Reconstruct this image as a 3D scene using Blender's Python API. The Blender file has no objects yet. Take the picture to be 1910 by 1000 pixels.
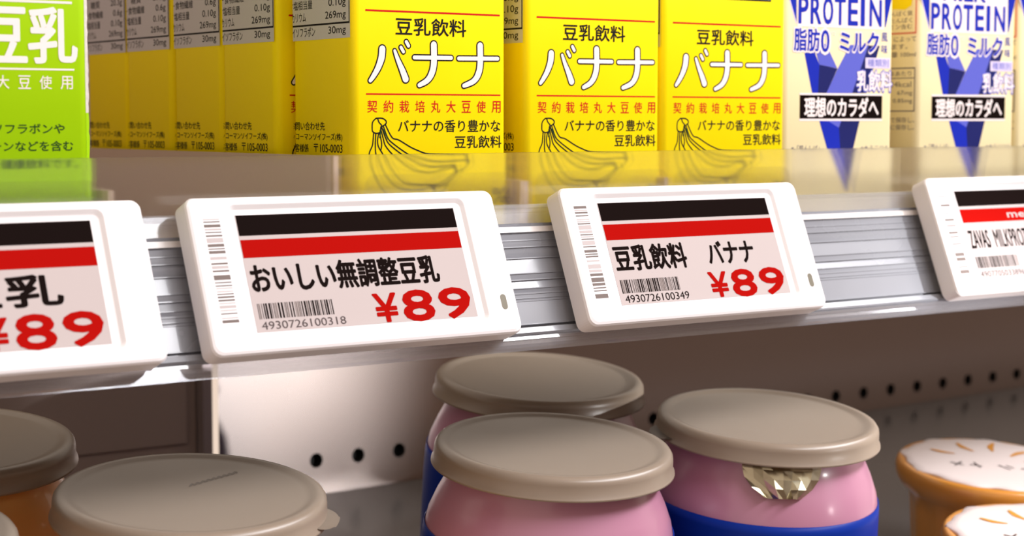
import bpy, bmesh, math, random
from mathutils import Vector, Matrix, Euler
C = bpy.context.scene.collection
S = bpy.context.scene
R = math.radians
UP = 1.2                      # height of the lens above the shop floor; shelf coordinates below are relative to the lens
def W(x, y, z): return Vector((x, y, z + UP))

# ------------------------------------------------------------------ camera, world, lights, exposure
cd = bpy.data.cameras.new('camera'); cam = bpy.data.objects.new('camera', cd); C.objects.link(cam)
cam.location = W(0, 0, 0)
yaw, pit = R(35.557), R(4.643)
fwd = Vector((math.sin(yaw)*math.cos(pit), math.cos(yaw)*math.cos(pit), -math.sin(pit)))
cam.rotation_euler = fwd.to_track_quat('-Z', 'Y').to_euler()
cd.sensor_width = 36; cd.lens = 36*3403.15/1910
cd.clip_start = .01
cd.dof.use_dof = True; cd.dof.focus_distance = .515; cd.dof.aperture_fstop = 18
S.camera = cam

wd = bpy.data.worlds.new('world'); S.world = wd; wd.use_nodes = True
bg = wd.node_tree.nodes['Background']; bg.inputs[0].default_value = (1, .79, .64, 1); bg.inputs[1].default_value = .88

def area(name, loc, target, sx, sy, power, col=(1, 1, 1)):
    d = bpy.data.lights.new(name, 'AREA'); d.shape = 'RECTANGLE'; d.size = sx; d.size_y = sy; d.energy = power; d.color = col
    o = bpy.data.objects.new(name, d); C.objects.link(o); o.location = loc
    o.rotation_euler = (Vector(target) - o.location).to_track_quat('-Z', 'Y').to_euler(); return o
area('canopy_lamp', W(1.15, -.06, .70), W(.5, .45, -.02), 1.5, .10, 15.2, (.98, .96, 1))
area('ceiling_lamp', W(1.3, -1.05, 1.6), W(.5, .4, 0), 2.4, .4, 57, (.96, .97, 1))
area('added_shelf_fill', W(.6, .545, -.0385), W(.6, .545, -.2), 2.2, .10, .55, (1, .88, .76))  # unseen warm fill, added to lift the shaded jar lids
sp = bpy.data.lights.new('added_patch_spot', 'SPOT'); sp.energy = 1250; sp.spot_size = R(2.0); sp.spot_blend = .8; sp.shadow_soft_size = .04; sp.color = (1, .98, .96)  # added narrow beam that makes the bright patch on the back wall
so = bpy.data.objects.new('added_patch_spot', sp); C.objects.link(so); so.location = W(1.92, -2.15, .22)
so.rotation_euler = (W(.340, .66, -.112) - so.location).to_track_quat('-Z', 'Y').to_euler()
S.view_settings.view_transform = 'Standard'; S.view_settings.look = 'None'
S.view_settings.gamma = 1; S.view_settings.exposure = 0.0; S.view_settings.use_curve_mapping = False

# ------------------------------------------------------------------ materials
def lin(c): return tuple((v/12.92 if v <= .04045 else ((v+.055)/1.055)**2.4) for v in c)
def rgb(r, g, b): return lin((r/255, g/255, b/255)) + (1,)
def mat(name, col, rough=.45, metal=0, noise=.0, scale=60, spec=.5, **kw):
    m = bpy.data.materials.new(name); m.use_nodes = True; nt = m.node_tree; p = nt.nodes['Principled BSDF']
    p.inputs['Base Color'].default_value = col; p.inputs['Roughness'].default_value = rough
    p.inputs['Metallic'].default_value = metal; p.inputs['Specular IOR Level'].default_value = spec
    for k, v in kw.items(): p.inputs[k].default_value = v
    tc = nt.nodes.new('ShaderNodeTexCoord'); n = nt.nodes.new('ShaderNodeTexNoise'); n.inputs['Scale'].default_value = scale
    nt.links.new(tc.outputs['Object'], n.inputs['Vector'])
    mr = nt.nodes.new('ShaderNodeMapRange'); mr.inputs['To Min'].default_value = max(.02, rough-.05); mr.inputs['To Max'].default_value = min(1, rough+.05)
    nt.links.new(n.outputs[0], mr.inputs['Value']); nt.links.new(mr.outputs[0], p.inputs['Roughness'])
    if noise:
        mx = nt.nodes.new('ShaderNodeMix'); mx.data_type = 'RGBA'; mx.blend_type = 'MULTIPLY'
        cr = nt.nodes.new('ShaderNodeMapRange'); cr.inputs['To Min'].default_value = 1-noise; cr.inputs['To Max'].default_value = 1
        nt.links.new(n.outputs[0], cr.inputs['Value']); mx.inputs[0].default_value = 1
        mx.inputs[6].default_value = col; nt.links.new(cr.outputs[0], mx.inputs[7]); nt.links.new(mx.outputs[2], p.inputs['Base Color'])
    return m
def clear(name, tint, haze, haze_col, rough=.05, refr=0.0, refr_rough=.1, gloss=.06):
    """clear plastic: straight-through light, a little rough refraction, a little haze, and a gloss"""
    m = bpy.data.materials.new(name); m.use_nodes = True; nt = m.node_tree; nt.nodes.clear()
    out = nt.nodes.new('ShaderNodeOutputMaterial'); tr = nt.nodes.new('ShaderNodeBsdfTransparent'); tr.inputs[0].default_value = tint
    df = nt.nodes.new('ShaderNodeBsdfDiffuse'); df.inputs[0].default_value = haze_col
    tl = nt.nodes.new('ShaderNodeBsdfTranslucent'); tl.inputs[0].default_value = haze_col
    gl = nt.nodes.new('ShaderNodeBsdfGlossy'); gl.inputs['Roughness'].default_value = rough
    rf = nt.nodes.new('ShaderNodeBsdfRefraction'); rf.inputs['Roughness'].default_value = refr_rough; rf.inputs['IOR'].default_value = 1.35; rf.inputs[0].default_value = tint
    def mix(f, a, b):
        x = nt.nodes.new('ShaderNodeMixShader')
        if isinstance(f, float): x.inputs[0].default_value = f
        else: nt.links.new(f, x.inputs[0])
        nt.links.new(a, x.inputs[1]); nt.links.new(b, x.inputs[2]); return x.outputs[0]
    hz = mix(.4, df.outputs[0], tl.outputs[0])
    a = mix(float(refr), tr.outputs[0], rf.outputs[0]); a = mix(float(haze), a, hz)
    a = mix(float(gloss), a, gl.outputs[0]); nt.links.new(a, out.inputs[0]); return m

M = {}
M['yellow'] = mat('yellow_board', rgb(254, 228, 0), .45, spec=.2, noise=.04)
M['green'] = mat('green_board', rgb(158, 204, 0), .45, spec=.2, noise=.04)
M['cream'] = mat('cream_board', rgb(248, 234, 186), .45, spec=.2, noise=.03)
M['edging'] = mat('silver_edging', rgb(225, 215, 212), .4, noise=.3, scale=900)
M['black'] = mat('black_ink', rgb(18, 16, 18), .6, spec=.15)
M['dgreen'] = mat('dark_green_ink', rgb(22, 62, 22), .6, spec=.15)
M['red'] = mat('red_ink', rgb(196, 18, 14), .6, spec=.15)
M['white'] = mat('white_ink', rgb(238, 226, 224), .6, spec=.15)
M['panel_grey'] = mat('silver_grey_ink', rgb(200, 196, 200), .6, spec=.15)
M['blue'] = mat('blue_ink', rgb(14, 36, 168), .6, spec=.15)
M['lightblue'] = mat('light_blue_ink', rgb(90, 96, 194), .6, spec=.15)
M['navy'] = mat('navy_ink', rgb(20, 26, 92), .6, spec=.15)
M['lilac'] = mat('lilac_ink', rgb(214, 204, 232), .6, spec=.15)
M['greyblue'] = mat('grey_blue_ink', rgb(170, 180, 196), .6, spec=.15)
M['warm_grey'] = mat('warm_grey_ink', rgb(120, 112, 118), .6, spec=.15)
M['salmon'] = mat('salmon_ink', rgb(214, 92, 82), .6, spec=.15)
M['casing'] = mat('white_casing_plastic', rgb(226, 222, 224), .42, noise=.02)
M['holder'] = mat('grey_holder_plastic', rgb(196, 190, 184), .5)
M['paper'] = mat('display_paper_white', rgb(184, 173, 172), .6, spec=.0)
M['ink'] = mat('display_black', rgb(24, 17, 16), .6, spec=.0)
M['dred'] = mat('display_red', rgb(160, 16, 12), .6, spec=.0)
M['bar'] = mat('barcode_grey', rgb(112, 100, 96), .6, spec=.15)
M['bar_bg'] = mat('barcode_pale', rgb(182, 172, 172), .6, spec=.15)
M['lens'] = mat('indicator_lens', rgb(120, 116, 104), .15)
M['rail'] = mat('rail_plastic', rgb(128, 130, 137), .26, noise=.05, **{'Coat Weight': .25})
M['rail_white'] = mat('rail_highlight_white', rgb(206, 200, 198), .3)
M['steel'] = mat('satin_steel', rgb(182, 170, 166), .19, metal=.8, noise=.06, scale=8)
M['floor_steel'] = mat('shelf_steel', rgb(120, 116, 115), .2, metal=.35, noise=.08, scale=8)
M['dark'] = mat('dark_reflection_panel', rgb(150, 132, 126), .3, noise=.2, scale=6)
M['hole'] = mat('hole_black', rgb(6, 6, 6), .9)
M['post'] = mat('post_metal', rgb(150, 136, 136), .35, metal=.4)
M['aisle'] = mat('far_aisle_brown', rgb(150, 132, 122), .6, noise=.5, scale=3)
M['tile'] = mat('floor_tile', rgb(165, 155, 148), .4, noise=.1, scale=4)
M['shelf'] = mat('shelf_enamel', rgb(140, 122, 108), .45, noise=.06, scale=10)
M['divider'] = mat('divider_plastic', rgb(196, 174, 158), .4, noise=.05)
M['lid'] = mat('frosted_lid_plastic', rgb(140, 126, 112), .33, noise=.04, scale=40, **{'Subsurface Weight': .25, 'Subsurface Radius': (.006, .005, .004), 'Subsurface Scale': .6})
M['pink'] = mat('pink_jar', rgb(174, 120, 144), .33, noise=.04, scale=20, **{'Coat Weight': .4, 'Coat Roughness': .15})
M['label'] = mat('blue_label', rgb(16, 46, 140), .35, noise=.15, scale=40, spec=.07)
M['amber'] = mat('amber_jar', rgb(242, 184, 112), .3, noise=.05, scale=20, **{'Coat Weight': .3, 'Subsurface Weight': .35, 'Subsurface Radius': (.02, .012, .006), 'Subsurface Scale': 1.0})
M['foil'] = mat('foil', rgb(222, 216, 190), .25, metal=1)
M['cup'] = mat('caramel_cup', rgb(220, 148, 60), .3, noise=.12, scale=20, **{'Coat Weight': .4})
M['film'] = mat('white_film_lid', rgb(226, 212, 208), .45)
M['stamp'] = mat('faint_stamp', rgb(122, 112, 103), .5)
M['orange'] = mat('orange_print', rgb(206, 140, 52), .6, spec=.15)
M['sumi'] = mat('brush_ink', rgb(70, 58, 58), .6, spec=.15)
M['fence'] = clear('fence_acrylic', (1, 1, .99, 1), .035, rgb(240, 232, 228), .08, .85, .26, .025)
M['clear'] = clear('clear_plastic', (.95, .96, .98, 1), .16, rgb(226, 228, 238), .10, .0, .1, .09)
M['smoke'] = clear('smoky_plastic', (.95, .945, .93, 1), .01, rgb(200, 195, 190), .1, .0, .1, .015)

# ------------------------------------------------------------------ object helpers
def obj(name, bm, mats, parent=None, smooth=False, rot=None):
    me = bpy.data.meshes.new(name); bm.to_mesh(me); bm.free()
    for m in (mats if isinstance(mats, (list, tuple)) else [mats]): me.materials.append(M[m])
    if smooth:
        for p in me.polygons: p.use_smooth = True
    o = bpy.data.objects.new(name, me); C.objects.link(o)
    if parent: o.parent = parent
    return o
def thing(name, loc, label, cat, group=None, rot=None):
    o = bpy.data.objects.new(name, None); C.objects.link(o); o.location = loc; o.empty_display_size = .01
    if rot: o.rotation_euler = rot
    return tag(o, label, cat, group)
def tag(o, label, cat, group=None):
    o['label'] = label; o['category'] = cat
    if group: o['group'] = group
    return o
def struct(o): o['kind'] = 'structure'; return o
def bx(bm, x0, x1, y0, y1, z0, z1, mi=0):
    r = bmesh.ops.create_cube(bm, size=1, matrix=Matrix.Translation(((x0+x1)/2, (y0+y1)/2, (z0+z1)/2)) @ Matrix.Diagonal((x1-x0, y1-y0, z1-z0, 1)))
    for f in {f for v in r['verts'] for f in v.link_faces}: f.material_index = mi
    return r['verts']
def lathe(bm, prof, n=72, wob=None):
    rings = []
    for r, z in prof:
        if r < 1e-6: rings.append([bm.verts.new((0, 0, z))]); continue
        rings.append([bm.verts.new(((r*(1+(wob(2*math.pi*k/n, r, z) if wob else 0)))*math.cos(2*math.pi*k/n), (r*(1+(wob(2*math.pi*k/n, r, z) if wob else 0)))*math.sin(2*math.pi*k/n), z)) for k in range(n)])
    for a, b in zip(rings, rings[1:]):
        for k in range(n):
            j = (k+1) % n
            if len(a) == 1 and len(b) == 1: continue
            if len(a) == 1: f = (a[0], b[k], b[j])
            elif len(b) == 1: f = (a[k], a[j], b[0])
            else: f = (a[k], a[j], b[j], b[k])
            bm.faces.new(f)
    bmesh.ops.recalc_face_normals(bm, faces=bm.faces)
    return bm
def rrect(x0, x1, z0, z1, r, n=6):
    pts = []
    for cx, cz, a0 in ((x1-r, z1-r, 0), (x0+r, z1-r, 90), (x0+r, z0+r, 180), (x1-r, z0+r, 270)):
        for k in range(n+1): a = R(a0+90*k/n); pts.append((cx+r*math.cos(a), cz+r*math.sin(a)))
    return pts
def loft(bm, loops, cap0=True, cap1=True, mi=0):
    vs = [[bm.verts.new(p) for p in L] for L in loops]; n = len(vs[0])
    for a, b in zip(vs, vs[1:]):
        for k in range(n): bm.faces.new((a[k], a[(k+1) % n], b[(k+1) % n], b[k])).material_index = mi
    if cap0: bm.faces.new(vs[0][::-1]).material_index = mi
    if cap1: bm.faces.new(vs[-1]).material_index = mi
    return vs

# flat print layers: everything is drawn in mm as (a, b) on a page, then the page is laid on its surface
class Page:
    """collects flat coloured shapes; layer k sits k*0.03 mm above the page"""
    def __init__(s): s.bm = bmesh.new(); s.mats = []
    def mi(s, m):
        if m not in s.mats: s.mats.append(m)
        return s.mats.index(m)
    def poly(s, pts, m, layer=1):
        f = s.bm.faces.new([s.bm.verts.new((p[0], p[1], layer*.03)) for p in pts]); f.material_index = s.mi(m)
        f.normal_update()
        if f.normal.z < 0: f.normal_flip()
    def rect(s, x0, x1, y0, y1, m, layer=1): s.poly([(x0, y0), (x1, y0), (x1, y1), (x0, y1)], m, layer)
    def text(s, body, x0, x1, y0, y1, m, layer=2, bold=0.0, clip=None):
        cu = bpy.data.curves.new('t', 'FONT'); cu.body = body; cu.resolution_u = 3; cu.size = 1
        o = bpy.data.objects.new('t', cu); C.objects.link(o); bpy.context.view_layer.update()
        me = bpy.data.meshes.new_from_object(o.evaluated_get(bpy.context.evaluated_depsgraph_get()))
        bpy.data.objects.remove(o); bpy.data.curves.remove(cu)
        if not len(me.vertices): return
        xs = [v.co.x for v in me.vertices]; ys = [v.co.y for v in me.vertices]
        ax, bx_, ay, by = min(xs), max(xs), min(ys), max(ys)
        b2 = bmesh.new(); b2.from_mesh(me); bpy.data.meshes.remove(me)
        for v in b2.verts:
            v.co.x = x0+(v.co.x-ax)/(bx_-ax)*(x1-x0); v.co.y = y0+(v.co.y-ay)/(by-ay)*(y1-y0); v.co.z = layer*.03
        if clip is not None:
            bmesh.ops.bisect_plane(b2, geom=b2.verts[:]+b2.edges[:]+b2.faces[:], plane_co=(clip, 0, 0), plane_no=(-1, 0, 0), clear_outer=True)
        k = s.mi(m); em = (by-ay)*(y1-y0)/(by-ay); nb = 8 if bold > .012 else 4
        sh = [(0, 0)] + ([(bold*(y1-y0)*math.cos(2*math.pi*i/nb), bold*(y1-y0)*math.sin(2*math.pi*i/nb)) for i in range(nb)] if bold > 0 else [])
        for q, (dx, dy) in enumerate(sh):
            vm = {v: s.bm.verts.new((v.co.x+dx, v.co.y+dy, v.co.z+q*.0012)) for v in b2.verts}
            for f in b2.faces:
                try: g = s.bm.faces.new([vm[v] for v in f.verts])
                except ValueError: continue
                g.material_index = k; g.normal_update()
                if g.normal.z < 0: g.normal_flip()
        b2.free()
    def stroke(s, pts, w, m, layer=1, steps=8):
        """round-ended brush stroke through pts, widths w (a number or one per point)"""
        w = w if isinstance(w, (list, tuple)) else [w]*len(pts)
        P = [Vector((p[0], p[1])) for p in pts]; out = []
        for i in range(len(P)-1):
            p0, p1, p2, p3 = P[max(i-1, 0)], P[i], P[i+1], P[min(i+2, len(P)-1)]
            for k in range(steps):
                t = k/steps
                q = .5*((2*p1)+(p2-p0)*t+(2*p0-5*p1+4*p2-p3)*t*t+(3*p1-p0-3*p2+p3)*t**3); out.append((q, w[i]+(w[i+1]-w[i])*t))
        out.append((P[-1], w[-1])); L, Rr = [], []
        for i, (q, ww) in enumerate(out):
            d = (out[min(i+1, len(out)-1)][0]-out[max(i-1, 0)][0]).normalized(); n = Vector((-d.y, d.x))
            L.append(q+n*ww/2); Rr.append(q-n*ww/2)
        def cap(q, a, ww): return [q+Vector((math.cos(a+math.pi*k/8), math.sin(a+math.pi*k/8)))*ww/2 for k in range(1, 8)]
        mk = lambda v: s.bm.verts.new((v.x, v.y, layer*.03))
        l = [mk(v) for v in L]; r = [mk(v) for v in Rr]; k = s.mi(m)
        fs = [s.bm.faces.new((l[i], r[i], r[i+1], l[i+1])) for i in range(len(l)-1)]
        d = (out[-1][0]-out[-2][0]); a = math.atan2(d.y, d.x)
        fs.append(s.bm.faces.new([r[-1]]+[mk(v) for v in cap(out[-1][0], a-math.pi/2, out[-1][1])]+[l[-1]]))
        d = (out[0][0]-out[1][0]); a = math.atan2(d.y, d.x)
        fs.append(s.bm.faces.new([l[0]]+[mk(v) for v in cap(out[0][0], a-math.pi/2, out[0][1])]+[r[0]]))
        for f in fs:
            f.material_index = k; f.normal_update()
            if f.normal.z < 0: f.normal_flip()
    def build(s, name, parent, frame):
        """frame: 4x4 taking mm page coordinates to parent coordinates in metres"""
        bmesh.ops.transform(s.bm, matrix=frame @ Matrix.Scale(.001, 4), verts=s.bm.verts)
        return obj(name, s.bm, s.mats, parent)
def frame(o, a, b):
    a = Vector(a).normalized(); b = Vector(b).normalized(); c = a.cross(b)
    return Matrix(((a.x, b.x, c.x, o[0]), (a.y, b.y, c.y, o[1]), (a.z, b.z, c.z, o[2]), (0, 0, 0, 1)))

# ------------------------------------------------------------------ the setting: back wall of the chiller
YB = .660
bm = bmesh.new()          # perforated satin panel right of the upright: one row of round holes
hx0, pitch, hz, hr = .3713, .02035, -.1418, .0031
x = hx0 - pitch/2; n = 24; nh = 32
top, bot = -.02, -.42
for i in range(nh):
    xa, xb = x+i*pitch, x+(i+1)*pitch; cx = (xa+xb)/2; za, zb = hz-pitch/2, hz+pitch/2
    circ, sq = [], []
    for k in range(n):
        a = 2*math.pi*k/n; c_, s_ = math.cos(a), math.sin(a); m_ = max(abs(c_), abs(s_))
        circ.append(bm.verts.new((cx+hr*c_, YB, hz+hr*s_))); sq.append(bm.verts.new((cx+pitch/2*c_/m_, YB, hz+pitch/2*s_/m_)))
    inn = [bm.verts.new((v.co.x, YB+.004, v.co.z)) for v in circ]
    for k in range(n):
        j = (k+1) % n
        bm.faces.new((sq[k], sq[j], circ[j], circ[k])); f = bm.faces.new((circ[k], circ[j], inn[j], inn[k])); f.material_index = 1
    f = bm.faces.new(inn); f.material_index = 1
    for z0, z1 in ((bot, za), (zb, top)):
        bm.faces.new([bm.verts.new(p) for p in ((xa, YB, z0), (xb, YB, z0), (xb, YB, z1), (xa, YB, z1))])
bm.faces.new([bm.verts.new(p) for p in ((.3266, YB, bot), (x, YB, bot), (x, YB, top), (.3266, YB, top))])
xe = x+nh*pitch
bm.faces.new([bm.verts.new(p) for p in ((xe, YB, bot), (2.2, YB, bot), (2.2, YB, top), (xe, YB, top))])
bm.faces.new([bm.verts.new(p) for p in ((.3266, YB, top), (2.2, YB, top), (2.2, YB, .75), (.3266, YB, .75))])
bmesh.ops.remove_doubles(bm, verts=bm.verts, dist=1e-6); bmesh.ops.recalc_face_normals(bm, faces=bm.faces)
o = struct(obj('wall_back', bm, ['steel', 'hole'])); o.location = W(0, 0, 0)
bm = bmesh.new(); bx(bm, -1.0, .3166, YB, YB+.02, -.42, .75); bx(bm, .3166, .3266, YB+.006, YB+.02, -.42, .75)  # left section coloured dark in place of a reflection in the wall
bx(bm, .195, .312, YB-.0015, YB+.001, -.128, -.045)  # raised plate shaped after a paler patch of that reflection
o = struct(obj('wall_left', bm, 'dark')); o.location = W(0, 0, 0)
bm = bmesh.new(); bx(bm, .3170, .3210, YB-.006, YB+.006, -.42, .75)
o = struct(obj('trim_1', bm, 'post')); o.location = W(0, 0, 0)

# the far side of the aisle, mirrored dimly in the back wall
bm = bmesh.new(); bx(bm, -1.5, 6.5, -2.35, -2.25, -1.2, .9)
o = struct(obj('wall_front', bm, 'aisle')); o.location = W(0, 0, 0)
bm = bmesh.new(); bx(bm, -1.5, 6.5, -2.35, .70, -1.25, -1.2)
o = struct(obj('floor', bm, 'tile')); o.location = W(0, 0, 0)

# ------------------------------------------------------------------ upper shelf with its clear front fence, rail, stoppers and dividers
ZF = -.0335
t = thing('upper_shelf', W(.6, .5, ZF), 'brown-grey metal shelf deck carrying the drink cartons', 'shelf')
def rel(o, root): o.location = -root.location + W(0, 0, 0); return o
bm = bmesh.new(); bx(bm, -.6, 2.0, .4335, YB-.007, ZF-.003, ZF); rel(obj('deck', bm, 'shelf', t), t)
bm = bmesh.new(); bx(bm, -.6, 2.0, .4315, .4333, ZF-.028, ZF); rel(obj('front_hem', bm, 'shelf', t), t)

bm = bmesh.new(); vs = bx(bm, -.6, 2.0, .4300, .4325, ZF+.0002, -.0095)
o = tag(obj('shelf_fence', bm, 'fence'), 'hazy clear acrylic fence standing along the front of the carton shelf', 'fence'); o.location = W(0, 0, 0)

# the price rail: an extruded profile, plane tilted like the tags; (v along the slope in mm, h out of the plane in mm)
TIL = R(22.57); NN = Vector((0, -math.cos(TIL), math.sin(TIL))); DN = Vector((0, -math.sin(TIL), -math.cos(TIL)))
TO = Vector((0, .41800, -.02397))
def slope(v, h): return TO + DN*(v*.001) + NN*(h*.001)
def extrude(prof, x0, x1):
    bm = bmesh.new(); a = [bm.verts.new((x0, slope(v, h).y, slope(v, h).z)) for v, h in prof]; b = [bm.verts.new((x1, p.co.y, p.co.z)) for p in a]
    n = len(a)
    for k in range(n): bm.faces.new((a[k], a[(k+1) % n], b[(k+1) % n], b[k]))
    bm.faces.new(a[::-1]); bm.faces.new(b); bmesh.ops.recalc_face_normals(bm, faces=bm.faces); return bm
rail = thing('price_rail', W(.6, .42, -.045), 'ribbed grey plastic rail along the shelf edge behind the price tags', 'rail')
h0 = -9.6
pr = [(2.3, 0), (3.2, -.25), (3.5, .7), (5.2, .75), (5.5, .0), (7.2, -.22), (7.3, .15), (7.6, .15), (7.7, -.05), (8.3, -.12), (8.4, .1), (9.3, -.02), (9.4, .35), (9.65, .35), (9.75, -.1), (10.2, -.18), (10.3, .12), (11.2, -.02), (12.6, -.28),
      (12.7, .22), (13.0, .22), (13.1, -.22), (17.2, -.02), (17.3, .3), (17.55, .3), (17.65, -.02), (19.1, -.22), (19.2, .3), (19.5, .3), (19.6, -.25), (21.7, .02), (21.8, .26), (22.0, .26), (22.1, -.02), (23.0, -.2), (23.1, .12), (23.6, .1),
      (23.7, -.1), (24.6, -.14), (24.7, .2), (24.9, .2), (25.0, -.02), (25.4, -.06), (25.5, .18), (25.7, .18), (25.8, 0), (32.3, 0), (32.5, .5), (32.7, .5), (32.8, -.7), (33.6, -.7), (33.7, 1.3), (35.3, 1.6), (35.8, .8), (35.8, -1.3), (2.3, -1.3)]
pr = [(v, h0+h) for v, h in pr]
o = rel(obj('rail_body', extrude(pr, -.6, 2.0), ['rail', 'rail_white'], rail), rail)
for f in o.data.polygons:                               # white band painted as a highlight near the top of the rail
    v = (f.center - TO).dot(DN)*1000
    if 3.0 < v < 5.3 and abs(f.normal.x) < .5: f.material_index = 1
pr = [(-3.5, h0-.3), (-3.4, h0+.5), (-2.9, h0+.9), (-2.3, h0+.7), (-2.0, h0+.1), (-1.4, h0), (-1.3, h0+.25), (-1.0, h0+.25), (-.9, h0), (2.25, h0), (2.25, h0-1.0), (-3.5, h0-1.0)]
rel(obj('clear_top_strip', extrude(pr, -.6, 2.0), 'clear', rail), rail)
pr = [(35.9, h0+.9), (36.3, h0+1.6), (37.2, h0+1.7), (37.5, h0+1.5), (38.6, h0+1.9), (39.4, h0+1.5), (39.8, h0+.6), (39.8, h0-1.0), (35.9, h0-1.0)]
rel(obj('clear_lip', extrude(pr, -.6, 2.0), 'clear', rail), rail)

def stopper(x0, x1, ztop, label):
    pts = rrect(x0, x1, ZF-.004, ztop, .004)
    bm = bmesh.new(); loft(bm, [[(px, .4362, max(pz, ZF+.0003)) for px, pz in pts], [(px, .4374, max(pz, ZF+.0003)) for px, pz in pts]])
    o = tag(obj('lane_stopper', bm, 'smoke'), label, 'stopper', 'lane stoppers behind the fence'); o.location = W(0, 0, 0)
stopper(.2615, .3125, -.0152, 'smoky clear stopper in front of the yellow carton left of the other two facings')
stopper(.3205, .3712, -.0152, 'smoky clear stopper in front of the middle yellow carton')
stopper(.3745, .4235, -.0152, 'smoky clear stopper in front of the rightmost yellow carton')
stopper(.1290, .1840, -.0152, 'smoky clear stopper in front of the green carton')
def divider(x0, x1, ztop, label):
    bm = bmesh.new(); bx(bm, x0, x1, .4385, YB-.01, ZF+.0003, ztop)
    o = tag(obj('lane_divider', bm, 'divider'), label, 'divider', 'lane dividers on the upper shelf'); o.location = W(0, 0, 0)
divider(.2525, .2540, -.0099, 'tall grey-brown lane divider left of the yellow carton row, beside the empty lane')
divider(.3158, .3188, -.0180, 'low grey lane divider between the left and middle yellow cartons')
divider(.3716, .3730, -.0180, 'thin low divider between the middle and right yellow cartons')
divider(.1865, .1880, -.0180, 'low divider right of the green carton, on the far side of the empty lane')

# ------------------------------------------------------------------ cartons
WID, DEP, CH, BOT = .0530, .0345, .125, -.0330
def carton_body(parent, m, w=WID, d=DEP, rr=.0025):
    bm = bmesh.new(); p = rrect(0, w, 0, d, rr); z0, z1 = 0, CH
    cen = (w/2, d/2)
    def ring(k, z): return [(cen[0]+(x-cen[0])*k, cen[1]+(y-cen[1])*k, z) for x, y in p]
    loft(bm, [ring(.95, z0), ring(1, z0+.001), ring(1, z1-.001), ring(.95, z1)])
    for y in (d*.5,):                                   # folded fin across the top
        bx(bm, .002, w-.002, y-.001, y+.003, z1-.0005, z1+.0012)
    o = obj('body', bm, m, parent, True)
    o.data.polygons.foreach_set('use_smooth', [abs(f.normal.z) < .5 for f in o.data.polygons])
    return o
FR = frame((0, -.00003, -BOT), (1, 0, 0), (0, 0, 1))           # front page: a = mm from left edge, b = mm above lens level
SR = frame((-.00003, DEP, -BOT), (0, -1, 0), (0, 0, 1))        # left page: a runs back to front, so a = 34.5 - depth
def D(d): return DEP*1000 - d
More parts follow.
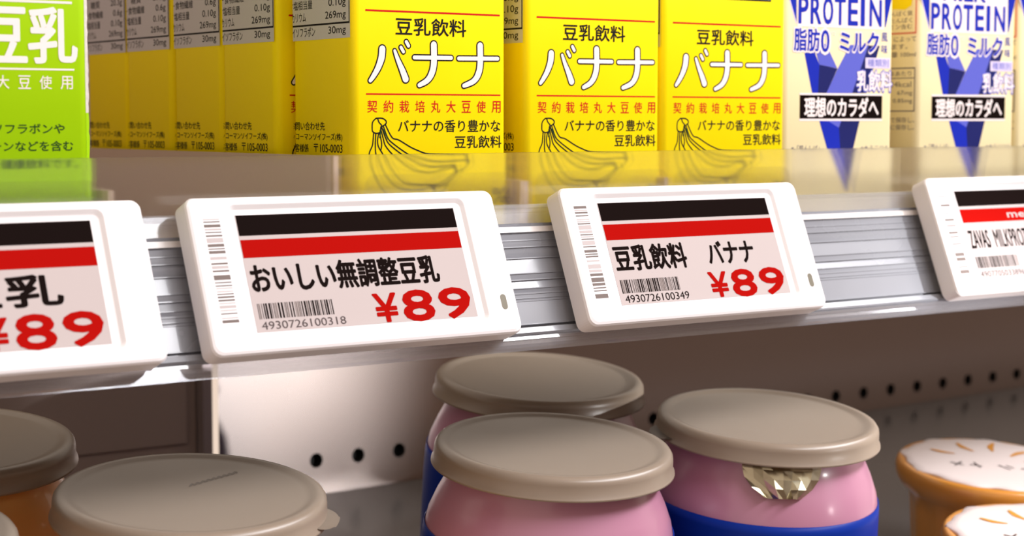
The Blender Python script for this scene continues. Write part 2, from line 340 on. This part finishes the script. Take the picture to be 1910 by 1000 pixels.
def banana_front(parent):
    p = Page()
    p.rect(24.9, 46.0, 38.6, 52, 'black', 1); p.rect(25.3, 45.6, 39.2, 52, 'greyblue', 2)
    p.rect(4.45, 50.4, 30.35, 30.85, 'red'); p.rect(4.5, 50.6, 7.05, 7.45, 'red')
    p.text('豆乳飲料', 14.4, 38.4, 24.0, 28.9, 'black', 2, .014)
    ST = [([(9.9, 19.9), (9.6, 17.4), (8.45, 14.6), (6.95, 12.3), (5.9, 11.0)], [2.0, 2.0, 1.7, 1.4, 1.1]),
          ([(14.0, 19.5), (15.1, 16.9), (16.6, 13.9), (17.6, 11.6)], [.9, 1.3, 1.8, 2.0]),
          ([(16.1, 20.5), (16.9, 19.3)], 1.0), ([(17.9, 22.1), (18.6, 21.0)], 1.05),
          ([(20.6, 17.75), (33.2, 17.85)], 1.15), ([(35.8, 17.75), (49.6, 17.95)], 1.15),
          ([(27.2, 21.5), (27.2, 16.2), (26.4, 13.2), (24.8, 11.2), (22.2, 9.9)], [1.95, 1.95, 1.9, 1.6, 1.2]),
          ([(43.35, 21.6), (43.35, 16.2), (42.6, 13.2), (40.9, 11.2), (37.6, 9.9)], [1.95, 1.95, 1.9, 1.6, 1.2])]
    for k, (q, w) in enumerate(ST):
        ww = w if isinstance(w, list) else [w]*len(q)
        p.stroke(q, [v+.78 for v in ww], 'black', 1+k*.02); p.stroke(q, ww, 'white', 2+k*.02)
    for i, ch in enumerate('契約栽培丸大豆使用'):
        a = 4.9+i*5.32; p.text(ch, a, a+3.2, 2.1, 5.5, 'red', 2, .004)
    p.text('バナナの香り豊かな', 15.0, 50.5, -3.5, 0.0, 'black', 2, .01)
    p.text('豆乳飲料', 34.4, 50.9, -8.2, -4.6, 'black', 2, .01)
    p.text('%', 47.1, 52.0, -24.4, -20.0, 'sumi', 2, 0)
    BN = [[(7.73, .44), (6.62, -.6), (6.43, -2.24), (6.62, -3.28), (7.73, -3.79), (9.04, -3.44), (9.41, -2.39), (9.78, -1.8), (10.9, -1.2), (11.01, -.31), (9.77, .44), (7.73, .44)],
          [(8.28, .29), (8.66, -.61), (9.22, -1.2), (9.52, -1.5), (9.22, -2.24)],
          [(6.92, -3.73), (6.7, -5.81), (6.44, -7.29), (5.4, -9.5), (5.5, -12.3), (6.6, -15.3), (8.3, -18.4), (11.1, -21.3), (15, -24)],
          [(7.62, -3.88), (7.44, -6.71), (7.6, -9.6), (8.7, -12.7), (10.7, -16.0), (13.7, -18.8), (17.2, -19.9), (21.4, -20), (23.7, -19.7), (25.2, -19.1)],
          [(8.55, -3.88), (8.18, -5.82), (8.5, -7.61), (9.9, -9.7), (11.6, -13.0), (14.5, -16.4), (17.2, -18.1), (20.2, -18.5), (25.4, -18.6)],
          [(8.93, -3.88), (9.53, -6.72), (9.23, -8.51)],
          [(9.22, -2.54), (10.05, -5.23), (10.8, -7.33), (13.1, -9.8), (16, -12.2), (19.1, -14), (22.9, -15), (26.8, -14.9), (30.2, -14), (33.2, -13.6)],
          [(9.67, -2.25), (10.91, -5.24), (12.22, -7.04), (16.2, -9.8), (19.8, -11.8), (22.9, -13), (26, -13.5), (29.1, -13.3), (33.4, -13)],
          [(10.15, -1.8), (11.47, -4.94), (13.16, -6.6), (18.4, -9.8), (22.1, -11), (26, -11.85), (29.8, -12.05), (33.8, -11.8), (37.3, -11.7)],
          [(10.71, -1.2), (12.97, -4.95), (15.23, -5.71), (19.03, -7.69), (21.71, -8.77), (24.8, -9.65), (30.6, -9.86), (36.5, -9.9), (37.9, -10.1)],
          [(38.5, -12.5), (37.9, -13.5), (36.5, -14.4), (34.7, -15)],
          [(34.56, -15.2), (33, -16.8), (31, -18.2), (29.1, -18.9), (26.8, -19)],
          [(34, -15.2), (31.8, -16.7), (29.5, -18), (26.4, -18.7)], [(31.4, -18.6), (30.3, -20), (28.5, -21.5)], [(25.6, -19), (27, -20.6), (30, -21.5)]]
    for k, q in enumerate(BN): p.stroke(q, .38, 'black', 1+k*.02, 5)
    for q in ([(37.9, -10.1), (38.4, -12.3)], [(33.7, -13.2), (34.4, -15)], [(25.5, -18.6), (26.7, -19.9)]): p.stroke(q, [.7, 1.1], 'black', 2)
    for k, q in enumerate(([(9, -2.9), (9.1, -3.9), (8.9, -5)], [(10.2, -2.7), (10.8, -4), (11.6, -5.4)])): p.stroke(q, .3, 'dgreen', 2.2+k*.1, 4)
    return p.build('front_print', parent, FR)
def banana_side(parent):
    p = Page(); c = .8
    p.rect(c, D(.8), 22.95, 80, 'panel_grey', 1)
    p.rect(c, D(1.0), 26.95, 27.45, 'black', 2); p.rect(D(1.45), D(1.0), 27.2, 80, 'black', 2)
    for k, (tx, num, w, nw) in enumerate((('イソフラボン', '30mg', 13.5, 9.8), ('カリウム', '269mg', 8.5, 11.5), ('食塩相当量', '0.10g', 14.0, 9.6), ('ー食物繊維', '0.6g', 16.0, 7.6), ('糖質', '20.3g', 8, 9.6), ('炭水化物', '20.9g', 12, 9.6))):
        z = (24.2, 28.5, 32.0, 35.5, 39.0, 42.5)[k]; le = (20.5, 25.8, 22.0, 19.4, 22, 24)[k]
        p.text(tx, D(le+w), D(le), z-.2, z+2.4, 'black', 2, .006, c); p.text(num, D(3.1+nw), D(3.1), z-.5, z+2.2, 'black', 2, .006, c)
    for tx, d0, d1, z in (('お問い合わせ先', 15.4, 35.4, -3.0), ('キッコーマンソイフーズ(株)', 5.5, 37.6, -6.2), ('〒105-0003', 5.5, 21.8, -9.3), ('お客様係', 24.9, 35.5, -9.4), ('東京都港区西新橋2-1-1', 6.0, 36, -12.6), ('0120-1212-88', 5.5, 30, -15.8)):
        p.text(tx, D(d1), D(d0), z, z+2.4, 'black', 2, .006, c)
    return p.build('side_print', parent, SR)
def put(o, x, y, rz=0.0, rx=0.0): o.location = W(x, y, BOT); o.rotation_euler = (rx, 0, rz); return o
def dup(root, x, y, label, group, rz=0.0):
    r = root.copy(); C.objects.link(r); r.location = W(x, y, BOT); r.rotation_euler = (0, 0, rz); r['label'] = label; r['group'] = group
    for ch in list(root.children):
        c = ch.copy(); C.objects.link(c); c.parent = r
    return r
GY = 'yellow banana soy drink cartons'
ya = put(thing('drink_carton', W(0, 0, 0), 'yellow banana soy drink carton, leftmost of the three facing front', 'carton', GY), .2611, .4420)
carton_body(ya, 'yellow'); banana_front(ya); banana_side(ya)
dup(ya, .3205, .4420, 'yellow banana soy drink carton, middle of the three facing front', GY)
dup(ya, .3742, .4425, 'front yellow carton, right one of the three, next to the cream protein milk', GY, R(-1.0))
for k, lb in enumerate(('second yellow carton in the row seen from the side, directly behind the leftmost front one',
                        'third yellow carton back in the row seen from the side, its grey nutrition panel showing',
                        'fourth yellow carton back in the row seen from the side, text blurred',
                        'rearmost visible yellow carton in the side row, half hidden behind the green carton')):
    dup(ya, .2563+(0, .0002, -.0001, .0003)[k], .4420+.0356*(k+1), lb, GY, R((.2, -.2, .3, 0)[k]))

gr = put(thing('drink_carton', W(0, 0, 0), 'bright green soy milk carton with white lettering at the left edge', 'carton'), .1305, .4420)
carton_body(gr, 'green')
p = Page()
p.rect(0.5, 49.0, 29.1, 29.7, 'white'); p.rect(0.5, 49.3, 12.4, 12.85, 'white')
p.text('豆', 24.0, 36.9, 14.4, 27.6, 'white', 2, .022); p.text('乳', 37.6, 50.0, 14.3, 27.9, 'white', 2, .022)
for i, ch in enumerate('契約栽培丸大豆使用'): p.text(ch, 45.6-(8-i)*5.5, 48.8-(8-i)*5.5, 7.7, 11.0, 'white', 2, .004)
p.text('イソフラボンや', 24.5, 46.4, -3.4, -1.0, 'dgreen', 2, .012); p.text('レシチンなどを含む', 21.5, 48.6, -7.8, -5.3, 'dgreen', 2, .012)
p.text('健康飲料です。', 29.5, 49.6, -12.2, -9.8, 'dgreen', 2, .01)
p.build('front_print', gr, FR)
bm = bmesh.new(); random.seed(4)                       # jagged silver strip along the right side
zs = [i*.0012 for i in range(0, 105)]
va = [bm.verts.new((WID+.00002, .0020, z)) for z in zs]; vb = [bm.verts.new((WID+.0009+random.uniform(-.00012, .00015), .0022, z)) for z in zs]
vc = [bm.verts.new((WID+.00002, .0026, z)) for z in zs]
for i in range(len(zs)-1):
    mi = 0 if zs[i] > .0345 else 1
    for f in (bm.faces.new((va[i], vb[i], vb[i+1], va[i+1])), bm.faces.new((vb[i], vc[i], vc[i+1], vb[i+1]))): f.material_index = mi
obj('edge_strip', bm, ['edging', 'green'], gr)['label'] = 'jagged silver seam'

# cream protein milk cartons
def milk_front(parent):
    p = Page()
    P_ = p.poly
    P_([(9.95, 21.6), (14.9, 21.8), (16.77, 18.51), (16.27, 8.97), (13.56, 8.95)], 'blue', 1)
    P_([(8.9, 25.5), (14.0, 25.5), (14.9, 21.8), (9.95, 21.6)], 'blue', 1)
    P_([(14.0, 25.5), (19.8, 25.5), (25.35, 17.4), (16.77, 18.51)], 'lightblue', 1)
    P_([(16.77, 18.51), (25.35, 17.3), (20.28, 9.01), (16.27, 8.97)], 'navy', 1)
    P_([(25.49, 17.3), (31.3, 25.5), (40.2, 25.5), (32.63, 9.11), (20.28, 9.01)], 'lightblue', 1)
    P_([(40.2, 25.5), (45.8, 25.5), (39.55, 9.17), (32.63, 9.11)], 'navy', 1)
    P_([(17.1, -.32), (21.14, -.32), (26.44, -2.67), (27.2, -9.74), (29.65, -25.1), (20.94, -9.68)], 'blue', 1)
    P_([(21.14, -.32), (27.57, -.32), (26.44, -2.67)], 'lightblue', 1)
    P_([(27.57, -.32), (36.45, -.33), (33.48, -9.8), (29.65, -25.1), (27.2, -9.74), (26.44, -2.67)], 'navy', 1)
    P_([(-0.5+1.2, 45), (5.76, 45), (5.88, 32.5)], 'blue', 1); P_([(47.9, 45), (52.3, 45), (48.6, 31.9), (48.1, 31.9)], 'blue', 1)
    P_([(.2, 45), (.75, 45), (6.0, 32.0), (5.5, 32.0)], 'lilac', 1.2)
    # white backing follows the outline of the lettering
    p.text('脂肪', 4.7, 16.8, 22.8, 30.6, 'white', 3, .075); p.text('0', 17.1, 21.4, 22.4, 30.4, 'white', 3, .09); p.text('ミルク', 26.2, 45.2, 22.9, 30.0, 'white', 3, .08)
    p.rect(6.2, 47.6, 31.0, 46, 'white', 2.5)
    p.text('脂肪', 4.9, 16.6, 23.0, 30.4, 'blue', 4, .022); p.text('0', 17.4, 21.2, 22.8, 30.1, 'blue', 4, .02); p.text('ミルク', 26.4, 45.0, 23.2, 29.8, 'blue', 4, .035)
    p.text('ゼロ', 21.4, 24.0, 28.4, 29.9, 'lilac', 4, 0)
    for i, ch in enumerate('PROTEIN'):
        xa = (6.9, 12.5, 18.3, 23.8, 30.2, 36.3, 40.6)[i]; xb = (11.1, 17.1, 22.7, 28.6, 34.6, 37.9, 46.2)[i]; p.text(ch, xa, xb, 32.2, 41.0, 'blue', 4, .028)
    for i, ch in enumerate('MILK'): p.text(ch, (12.9, 21.0, 24.0, 29.5)[i], (19.5, 22.6, 28.5, 35.4)[i], 42.4, 49, 'blue', 4, .028)
    p.text('風', 46.5, 49.6, 26.9, 30.1, 'blue', 4, 0); p.text('味', 46.6, 49.7, 22.8, 25.9, 'blue', 4, 0)
    p.rect(38.8, 51.0, 17.7, 21.3, 'lilac', 3); p.text('種類別', 39.8, 50.2, 18.3, 20.8, 'lightblue', 4, 0)
    p.text('乳飲料', 34.7, 52.0, 9.6, 17.0, 'lightblue', 3, .05); p.text('乳飲料', 34.8, 51.9, 9.9, 16.8, 'white', 4, .02)
    p.rect(7.9, 47.3, .4, 8.3, 'ink', 3); p.rect(7.7, 47.5, 8.3, 9.0, 'white', 2); p.rect(7.7, 47.5, -.35, .4, 'white', 2)
    p.text('理想のカラダへ', 10.1, 45.4, 1.1, 7.5, 'white', 4, .03)
    p.text('※「愛んしげ」', 4.2, 17.3, -10.4, -8.5, 'warm_grey', 2, 0); p.text('※★ミニつと', 37.1, 50.8, -10.4, -8.7, 'warm_grey', 2, 0)
    return p.build('front_print', parent, FR)
def milk_side(parent):
    p = Page(); c = .8
    p.rect(c, D(.6), 30.3, 30.8, 'salmon', 2); p.rect(D(1.1), D(.6), 30.5, 60, 'salmon', 2)
    p.poly([(D(18), 39.6), (D(6), 38.8), (D(3), 40.2), (D(2.4), 44), (D(18), 46)], 'yellow', 2)
    for tx, d0, d1, z in (('たんぱく質', 2.5, 15, 36.6), ('乳たんぱく', 2.6, 16, 34.2), ('ミン含む', 2.6, 13, 32.0), ('によって', .6, 11, 27.6), ('ます。', 4.5, 12, 25.0), ('量 100ml', .6, 12, 22.2)):
        p.text(tx, D(d1), D(d0), z, z+1.8, 'warm_grey', 2, 0, c)
    p.rect(c, D(.8), 18.0, 18.45, 'warm_grey', 2); p.rect(D(1.2), D(.8), 3.0, 18.2, 'warm_grey', 2); p.rect(c, D(.8), 2.9, 3.3, 'warm_grey', 2); p.rect(c, D(.8), 14.6, 14.9, 'warm_grey', 2)
    for tx, d0, d1, z in (('1本あたり', 2.5, 14, 15.4), ('124kcal', 2.5, 14, 11.6), ('67mg', 2, 9, 8.4), ('0.85mg', 2, 11, 5.6), ('で保存し、', .8, 12, -1.0), ('に保存し。', .8, 12, -3.6)):
        p.text(tx, D(d1), D(d0), z, z+1.9, 'warm_grey', 2, 0, c)
    return p.build('side_print', parent, SR)
GM = 'cream protein milk cartons'
mk = put(thing('milk_carton', W(0, 0, 0), 'cream and blue protein milk carton standing directly beside the yellow cartons', 'carton', GM), .4262, .4420)
carton_body(mk, 'cream'); milk_front(mk); milk_side(mk)
dup(mk, .4910, .4420, 'second cream protein milk carton, its printed grey side panel partly visible', GM)
dup(mk, .5448, .4420, 'cream and blue protein milk carton cut off by the right edge of the picture', GM)

# ------------------------------------------------------------------ electronic price tags
TR = Matrix(((1, 0, 0, 0), (0, -DN.y, NN.y, 0), (0, -DN.z, NN.z, 0), (0, 0, 0, 1)))     # local: x right, y up the face, z out of the face
def price_tag(x, label, draw, group='white electronic price tags on the shelf rail'):
    t = thing('price_tag', W(x, TO.y, TO.z), label, 'price tag', group, TR.to_euler())
    def lp(u0, u1, v0, v1, r, h): return [(px*.001, py*.001, h*.001) for px, py in rrect(u0, u1, -v1, -v0, r)]
    bm = bmesh.new()
    loft(bm, [lp(-12.6, 79.7, -4.1, 36.2, 2.6, -7.6), lp(-13.4, 80.5, -4.9, 37, 2.6, -6.6), lp(-13.4, 80.5, -4.9, 37, 2.6, -.9), lp(-13.1, 80.2, -4.6, 36.6, 2.5, -.25), lp(-12.4, 79.5, -3.9, 35.9, 2.3, .05),
              lp(-2.3, 70.3, -2.7, 33.2, 2.2, .05), lp(-2.1, 70.1, -2.5, 33.0, 2.1, -.05), lp(-1.3, 69.2, -1.5, 32.4, 1.6, -.75), lp(-.9, 68.8, -1.1, 32.1, 1.3, -.85), lp(-.05, 66.95, -.05, 31.35, .1, -.86)], True, True)
    obj('casing', bm, 'casing', t)
    bm = bmesh.new(); bx(bm, -.0100, .0775, -.0345, .0015, -.0096, -.0077)
    obj('holder', bm, 'holder', t)
    p = Page(); draw(p); p.build('display', t, frame((0, 0, -.00080), (1, 0, 0), (0, 1, 0)))
    p = Page(); random.seed(int(x*1e4)); y = -1.0
    while y > -28.4:
        h = random.choice((.35, .35, .5, .8, 1.3)); g = random.choice((.3, .35, .5, .8))
        p.rect(-9.5, -4.9, y-h, y, 'bar' if random.random() < .6 else 'bar_bg', 1); y -= h+g
    p.build('barcode', t, frame((0, 0, .00005), (1, 0, 0), (0, 1, 0)))
    bm = bmesh.new(); q = [(px*.001, py*.001) for px, py in rrect(75.0, 76.9, -30.2, -25.8, .94)]
    loft(bm, [[(a, b, .00005) for a, b in q], [(a, b, .00010) for a, b in q]]); obj('indicator_window', bm, 'lens', t)
    return t
def screen(p):
    p.rect(-.05, 66.95, -31.35, .05, 'paper', 0)
    p.rect(.2, 66.8, -5.6, -.05, 'ink', 1); p.rect(.2, 66.8, -11.55, -6.7, 'dred', 1)
def bars(p, x0, x1, seed):
    random.seed(seed); x = x0
    while x < x1:
        w = random.choice((.18, .18, .36, .5)); p.rect(x, min(x+w, x1), -27.9, -23.8, 'ink' if random.random() < .75 else 'bar', 1); x += w+random.choice((.16, .2, .34, .4))
def price(p):
    p.text('¥', 35.3, 42.2, -30.9, -23.3, 'dred', 2, .03); p.text('8', 44.1, 53.4, -31.2, -23.0, 'dred', 2, .042); p.text('9', 55.8, 65.4, -31.2, -23.0, 'dred', 2, .042)
def draw_plain(p):
    screen(p); p.text('おいしい無調整豆乳', 1.2, 57.4, -20.9, -13.4, 'ink', 2, .03); bars(p, 1.3, 22.9, 3); p.text('4930726100318', 1.5, 25.9, -30.7, -28.6, 'sumi', 2, 0); price(p)
def draw_banana(p):
    screen(p); p.text('豆乳飲料', 1.5, 28.6, -21.0, -13.4, 'ink', 2, .03); p.text('バナナ', 37.4, 56.0, -20.6, -13.6, 'ink', 2, .03); bars(p, 1.3, 23.3, 5); p.text('4930726100349', 1.7, 26.0, -30.8, -28.5, 'ink', 2, 0); price(p)
def draw_left(p):
    screen(p); p.text('豆乳', 28.5, 56.8, -20.8, -13.3, 'ink', 2, .035); price(p)
def draw_zavas(p):
    screen(p); p.text('meiji', 23.8, 38.0, -11.1, -7.9, 'paper', 2, .02)
    p.text('ZAVAS', .9, 10.9, -20.8, -14.4, 'ink', 2, .015); p.text('MILKPROTEIN', 13.6, 36.5, -20.8, -14.4, 'ink', 2, .008); bars(p, 1.0, 22.3, 9); p.text('4907705033896', 1.3, 24.0, -31.1, -29.0, 'sumi', 2, 0)
    p.text('¥', 35.3, 42.2, -30.9, -23.3, 'dred', 2, .03)
price_tag(.21241-.1057, 'white electronic price tag at the left edge, cut off, reading 89 yen', draw_left)
price_tag(.21241, 'white electronic price tag for plain soy milk, second from left, nine-character name', draw_plain)
price_tag(.21241+.1173, 'white electronic price tag for the banana soy drink, below the yellow cartons', draw_banana)
price_tag(.21241+.2719, 'white electronic price tag at the right edge, small narrow letters under a red band', draw_zavas)

# ------------------------------------------------------------------ lower shelf with jars and cups (its deck slopes towards the front)
N = Vector((-.015, -.12, 1)).normalized()
HJ = .086
base0 = Vector((.3279, .4454, -.1824))
ex = Vector((0, 1, 0)).cross(N).normalized(); ey = N.cross(ex)
TILT = Matrix((ex, ey, N)).transposed().to_4x4()
ROT = TILT.to_euler()
def deckz(x, y): return ((base0 @ N if False else base0.dot(N)) - N.x*x - N.y*y)/N.z
bm = bmesh.new()
cor = [(-.6, .37), (2.0, .37), (2.0, YB-.0005), (-.6, YB-.0005)]
loft(bm, [[(x, y, deckz(x, y)-.004) for x, y in cor], [(x, y, deckz(x, y)-.0003) for x, y in cor]])
o = tag(obj('lower_shelf', bm, 'floor_steel'), 'grey metal lower shelf deck under the jars, sloping to the front', 'shelf'); o.location = W(0, 0, 0)

LID = [(0, HJ-.0008), (.0300, HJ-.0008), (.0318, HJ-.0006), (.0328, HJ-.0001), (.0342, HJ), (.0352, HJ-.0004), (.0359, HJ-.0014), (.0361, HJ-.0025), (.0362, HJ-.0056), (.0368, HJ-.0062), (.0369, HJ-.0068), (.0357, HJ-.0068), (.0355, HJ-.0030), (.0348, HJ-.0018), (0, HJ-.0018)]
BODY = [(0, .0004), (.032, .0004), (.0355, .0015), (.0378, .005), (.0384, .012), (.0385, .050), (.0381, .058), (.0370, .0635), (.0348, .0690), (.0325, .0735), (.0312, .0775), (.0310, HJ-.0022), (0, HJ-.0022)]
LABEL = [(.0379, .006), (.0386, .012), (.0387, .050), (.0384, .0575), (.0381, .0604), (.0378, .0604)]
def tab_mesh(ang, r0, w, l, drop, z, th=.0006, pleats=0, rows=10, cols=18):
    """rounded tongue leaving the rim at angle ang"""
    bm = bmesh.new(); d = Vector((math.cos(ang), math.sin(ang), 0)); s = Vector((-d.y, d.x, 0)); g = []
    for i in range(rows+1):
        u = i/rows; row = []
        hw = w/2*math.sqrt(max(0.22, 1-u**3.2))
        for k in range(cols+1):
            a = (k/cols*2-1); r_here = math.sqrt(max(1e-9, r0*r0-(a*hw)**2))
            cr = pleats*(math.sin(k*1.9+u*2.2)+.7*math.sin(k*.9-u*3))*(.3+u)
            row.append(bm.verts.new(d*(r_here+l*u+cr) + s*(a*hw) + Vector((0, 0, z-drop*u+cr*.4))))
        g.append(row)
    for i in range(rows):
        for k in range(cols): bm.faces.new((g[i][k], g[i][k+1], g[i+1][k+1], g[i+1][k]))
    bmesh.ops.solidify(bm, geom=bm.faces[:], thickness=th)
    bmesh.ops.recalc_face_normals(bm, faces=bm.faces); return bm
def jar(x, y, label, body_mat, group, tab=None, foil=None, has_label=True, mark=False):
    t = thing('dessert_jar', W(x, y, deckz(x, y)), label, 'jar', group, ROT)
    bm = bmesh.new(); lathe(bm, BODY); obj('body', bm, body_mat, t, True)
    if has_label:
        bm = bmesh.new(); lathe(bm, LABEL); obj('label_band', bm, 'label', t, True)
    bm = bmesh.new(); lathe(bm, LID, 96); l = obj('lid', bm, 'lid', t, True)
    if mark:                                            # faint stamped mark across the lid top
        p = Page()
        for k in range(9):
            a = -1.5+k*1.2; b = 5.5+k*1.6; p.stroke([(a, b), (a+.5, b+2.6), (a+1.0, b+1.2)], [.5, 1.1, .4], 'stamp', 1+k*.05, 3)
        p.build('lid_mark', l, frame((0, 0, HJ-.00079), Vector((.81, -.58, 0)), Vector((.58, .81, 0))))
    if tab is not None: obj('pull_tab', tab_mesh(tab[0], .0355, tab[1], tab[2], .0008, HJ-.0052), 'lid', l, True)
    if foil is not None: obj('foil_flap', tab_mesh(foil[0], .0322, foil[1], foil[2], foil[3], HJ-.0062, .00015, foil[4], 4, 8), 'foil', t)['label'] = 'crumpled metallic foil flap hanging from under the lid'
    return t
A_ = lambda deg: R(deg)
GP = 'jars with frosted lids on the lower shelf'
jar(.1688, .5216, 'amber jar with frosted lid at the left edge, behind the big left lid', 'amber', GP, has_label=False)
jar(.2105, .4496, 'amber jar with large frosted lid and side tab, front left of the lower shelf', 'amber', GP, tab=(A_(-38), .017, .0042), has_label=False, mark=True)
jar(.1255, .4516, 'jar in the bottom left corner, only the rim of its frosted lid showing', 'amber', GP, has_label=False)
jar(.3279, .4454, 'pink jar with frosted lid, front centre of the lower shelf', 'pink', GP, tab=(A_(-25), .006, .0012))
jar(.3734, .5142, 'pink jar with blue label standing behind the front centre jar', 'pink', GP, foil=(A_(-28), .010, .0035, .0035, .0004))
jar(.4128, .4421, 'pink jar with blue label and crumpled foil flap under its frosted lid', 'pink', GP, tab=(A_(158), .016, .0040), foil=(A_(-124), .0250, .0050, .0105, .0008))

HC = .046
CUP = [(0, .0004), (.0235, .0004), (.0255, .0020), (.0268, .010), (.0290, .028), (.0298, .0335), (.0318, .0350), (.0340, .0368), (.0356, .0395), (.0361, .0425), (.0357, .0448), (.0345, HC), (.0325, HC-.0008), (0, HC-.0008)]
def cup(x, y, label, seed, group='caramel pudding cups on the lower shelf'):
    t = thing('pudding_cup', W(x, y, deckz(x, y)), label, 'cup', group, ROT)
    bm = bmesh.new(); lathe(bm, CUP, 96, lambda a, r, z: (.012*math.sin(14*a+seed) if z < .034 and r > .02 else .0)); obj('cup_body', bm, 'cup', t, True)
    bm = bmesh.new(); random.seed(seed); ph = random.uniform(0, 6)
    wob = lambda a, r, z: (.026*math.sin(9*a+ph)+.016*math.sin(17*a+2*ph) if r > .03 else 0)
    lathe(bm, [(0, HC+.0012), (.020, HC+.0011), (.030, HC+.0007), (.0332, HC+.0003), (.0337, HC-.0005), (.0332, HC-.0005), (.030, HC+.0003), (0, HC+.0004)], 96, wob); f = obj('film_lid', bm, 'film', t, True)
    p = Page()
    for a, r0, r1 in ((40, 12, 25), (75, 14, 26), (110, 13, 24), (5, 13, 25), (150, 15, 24)):
        c_, s_ = math.cos(R(a)), math.sin(R(a)); p.stroke([(r0*c_, r0*s_), ((r0+r1)/2*c_-s_, (r0+r1)/2*s_+c_), (r1*c_, r1*s_)], [.8, 2.6, 1.0], 'orange', 1+a*.001)
    for k, (a, b) in enumerate((((-17, -5), (-13, -8)), ((-13, -4), (-16.5, -9)), ((-10, -7), (-6, -8)), ((-8, -4), (-7, -10)), ((1, -6), (4, -11)), ((4, -6), (6, -8.5)), ((9, -9), (15, -8.5)), ((12, -6), (11, -12)))):
        p.stroke([a, b], [.9, .5], 'sumi', 1.5+k*.02)
    p.build('lid_print', f, frame((0, 0, HC+.00125), Vector((.81, -.58, 0)), Vector((.58, .81, 0))))
    return t
cup(.5524, .4608, 'caramel brown pudding cup with wavy white film lid, the farther of the two at right', 1)
cup(.5020, .3937, 'caramel brown pudding cup with white film lid, nearer one in the bottom right corner', 2)
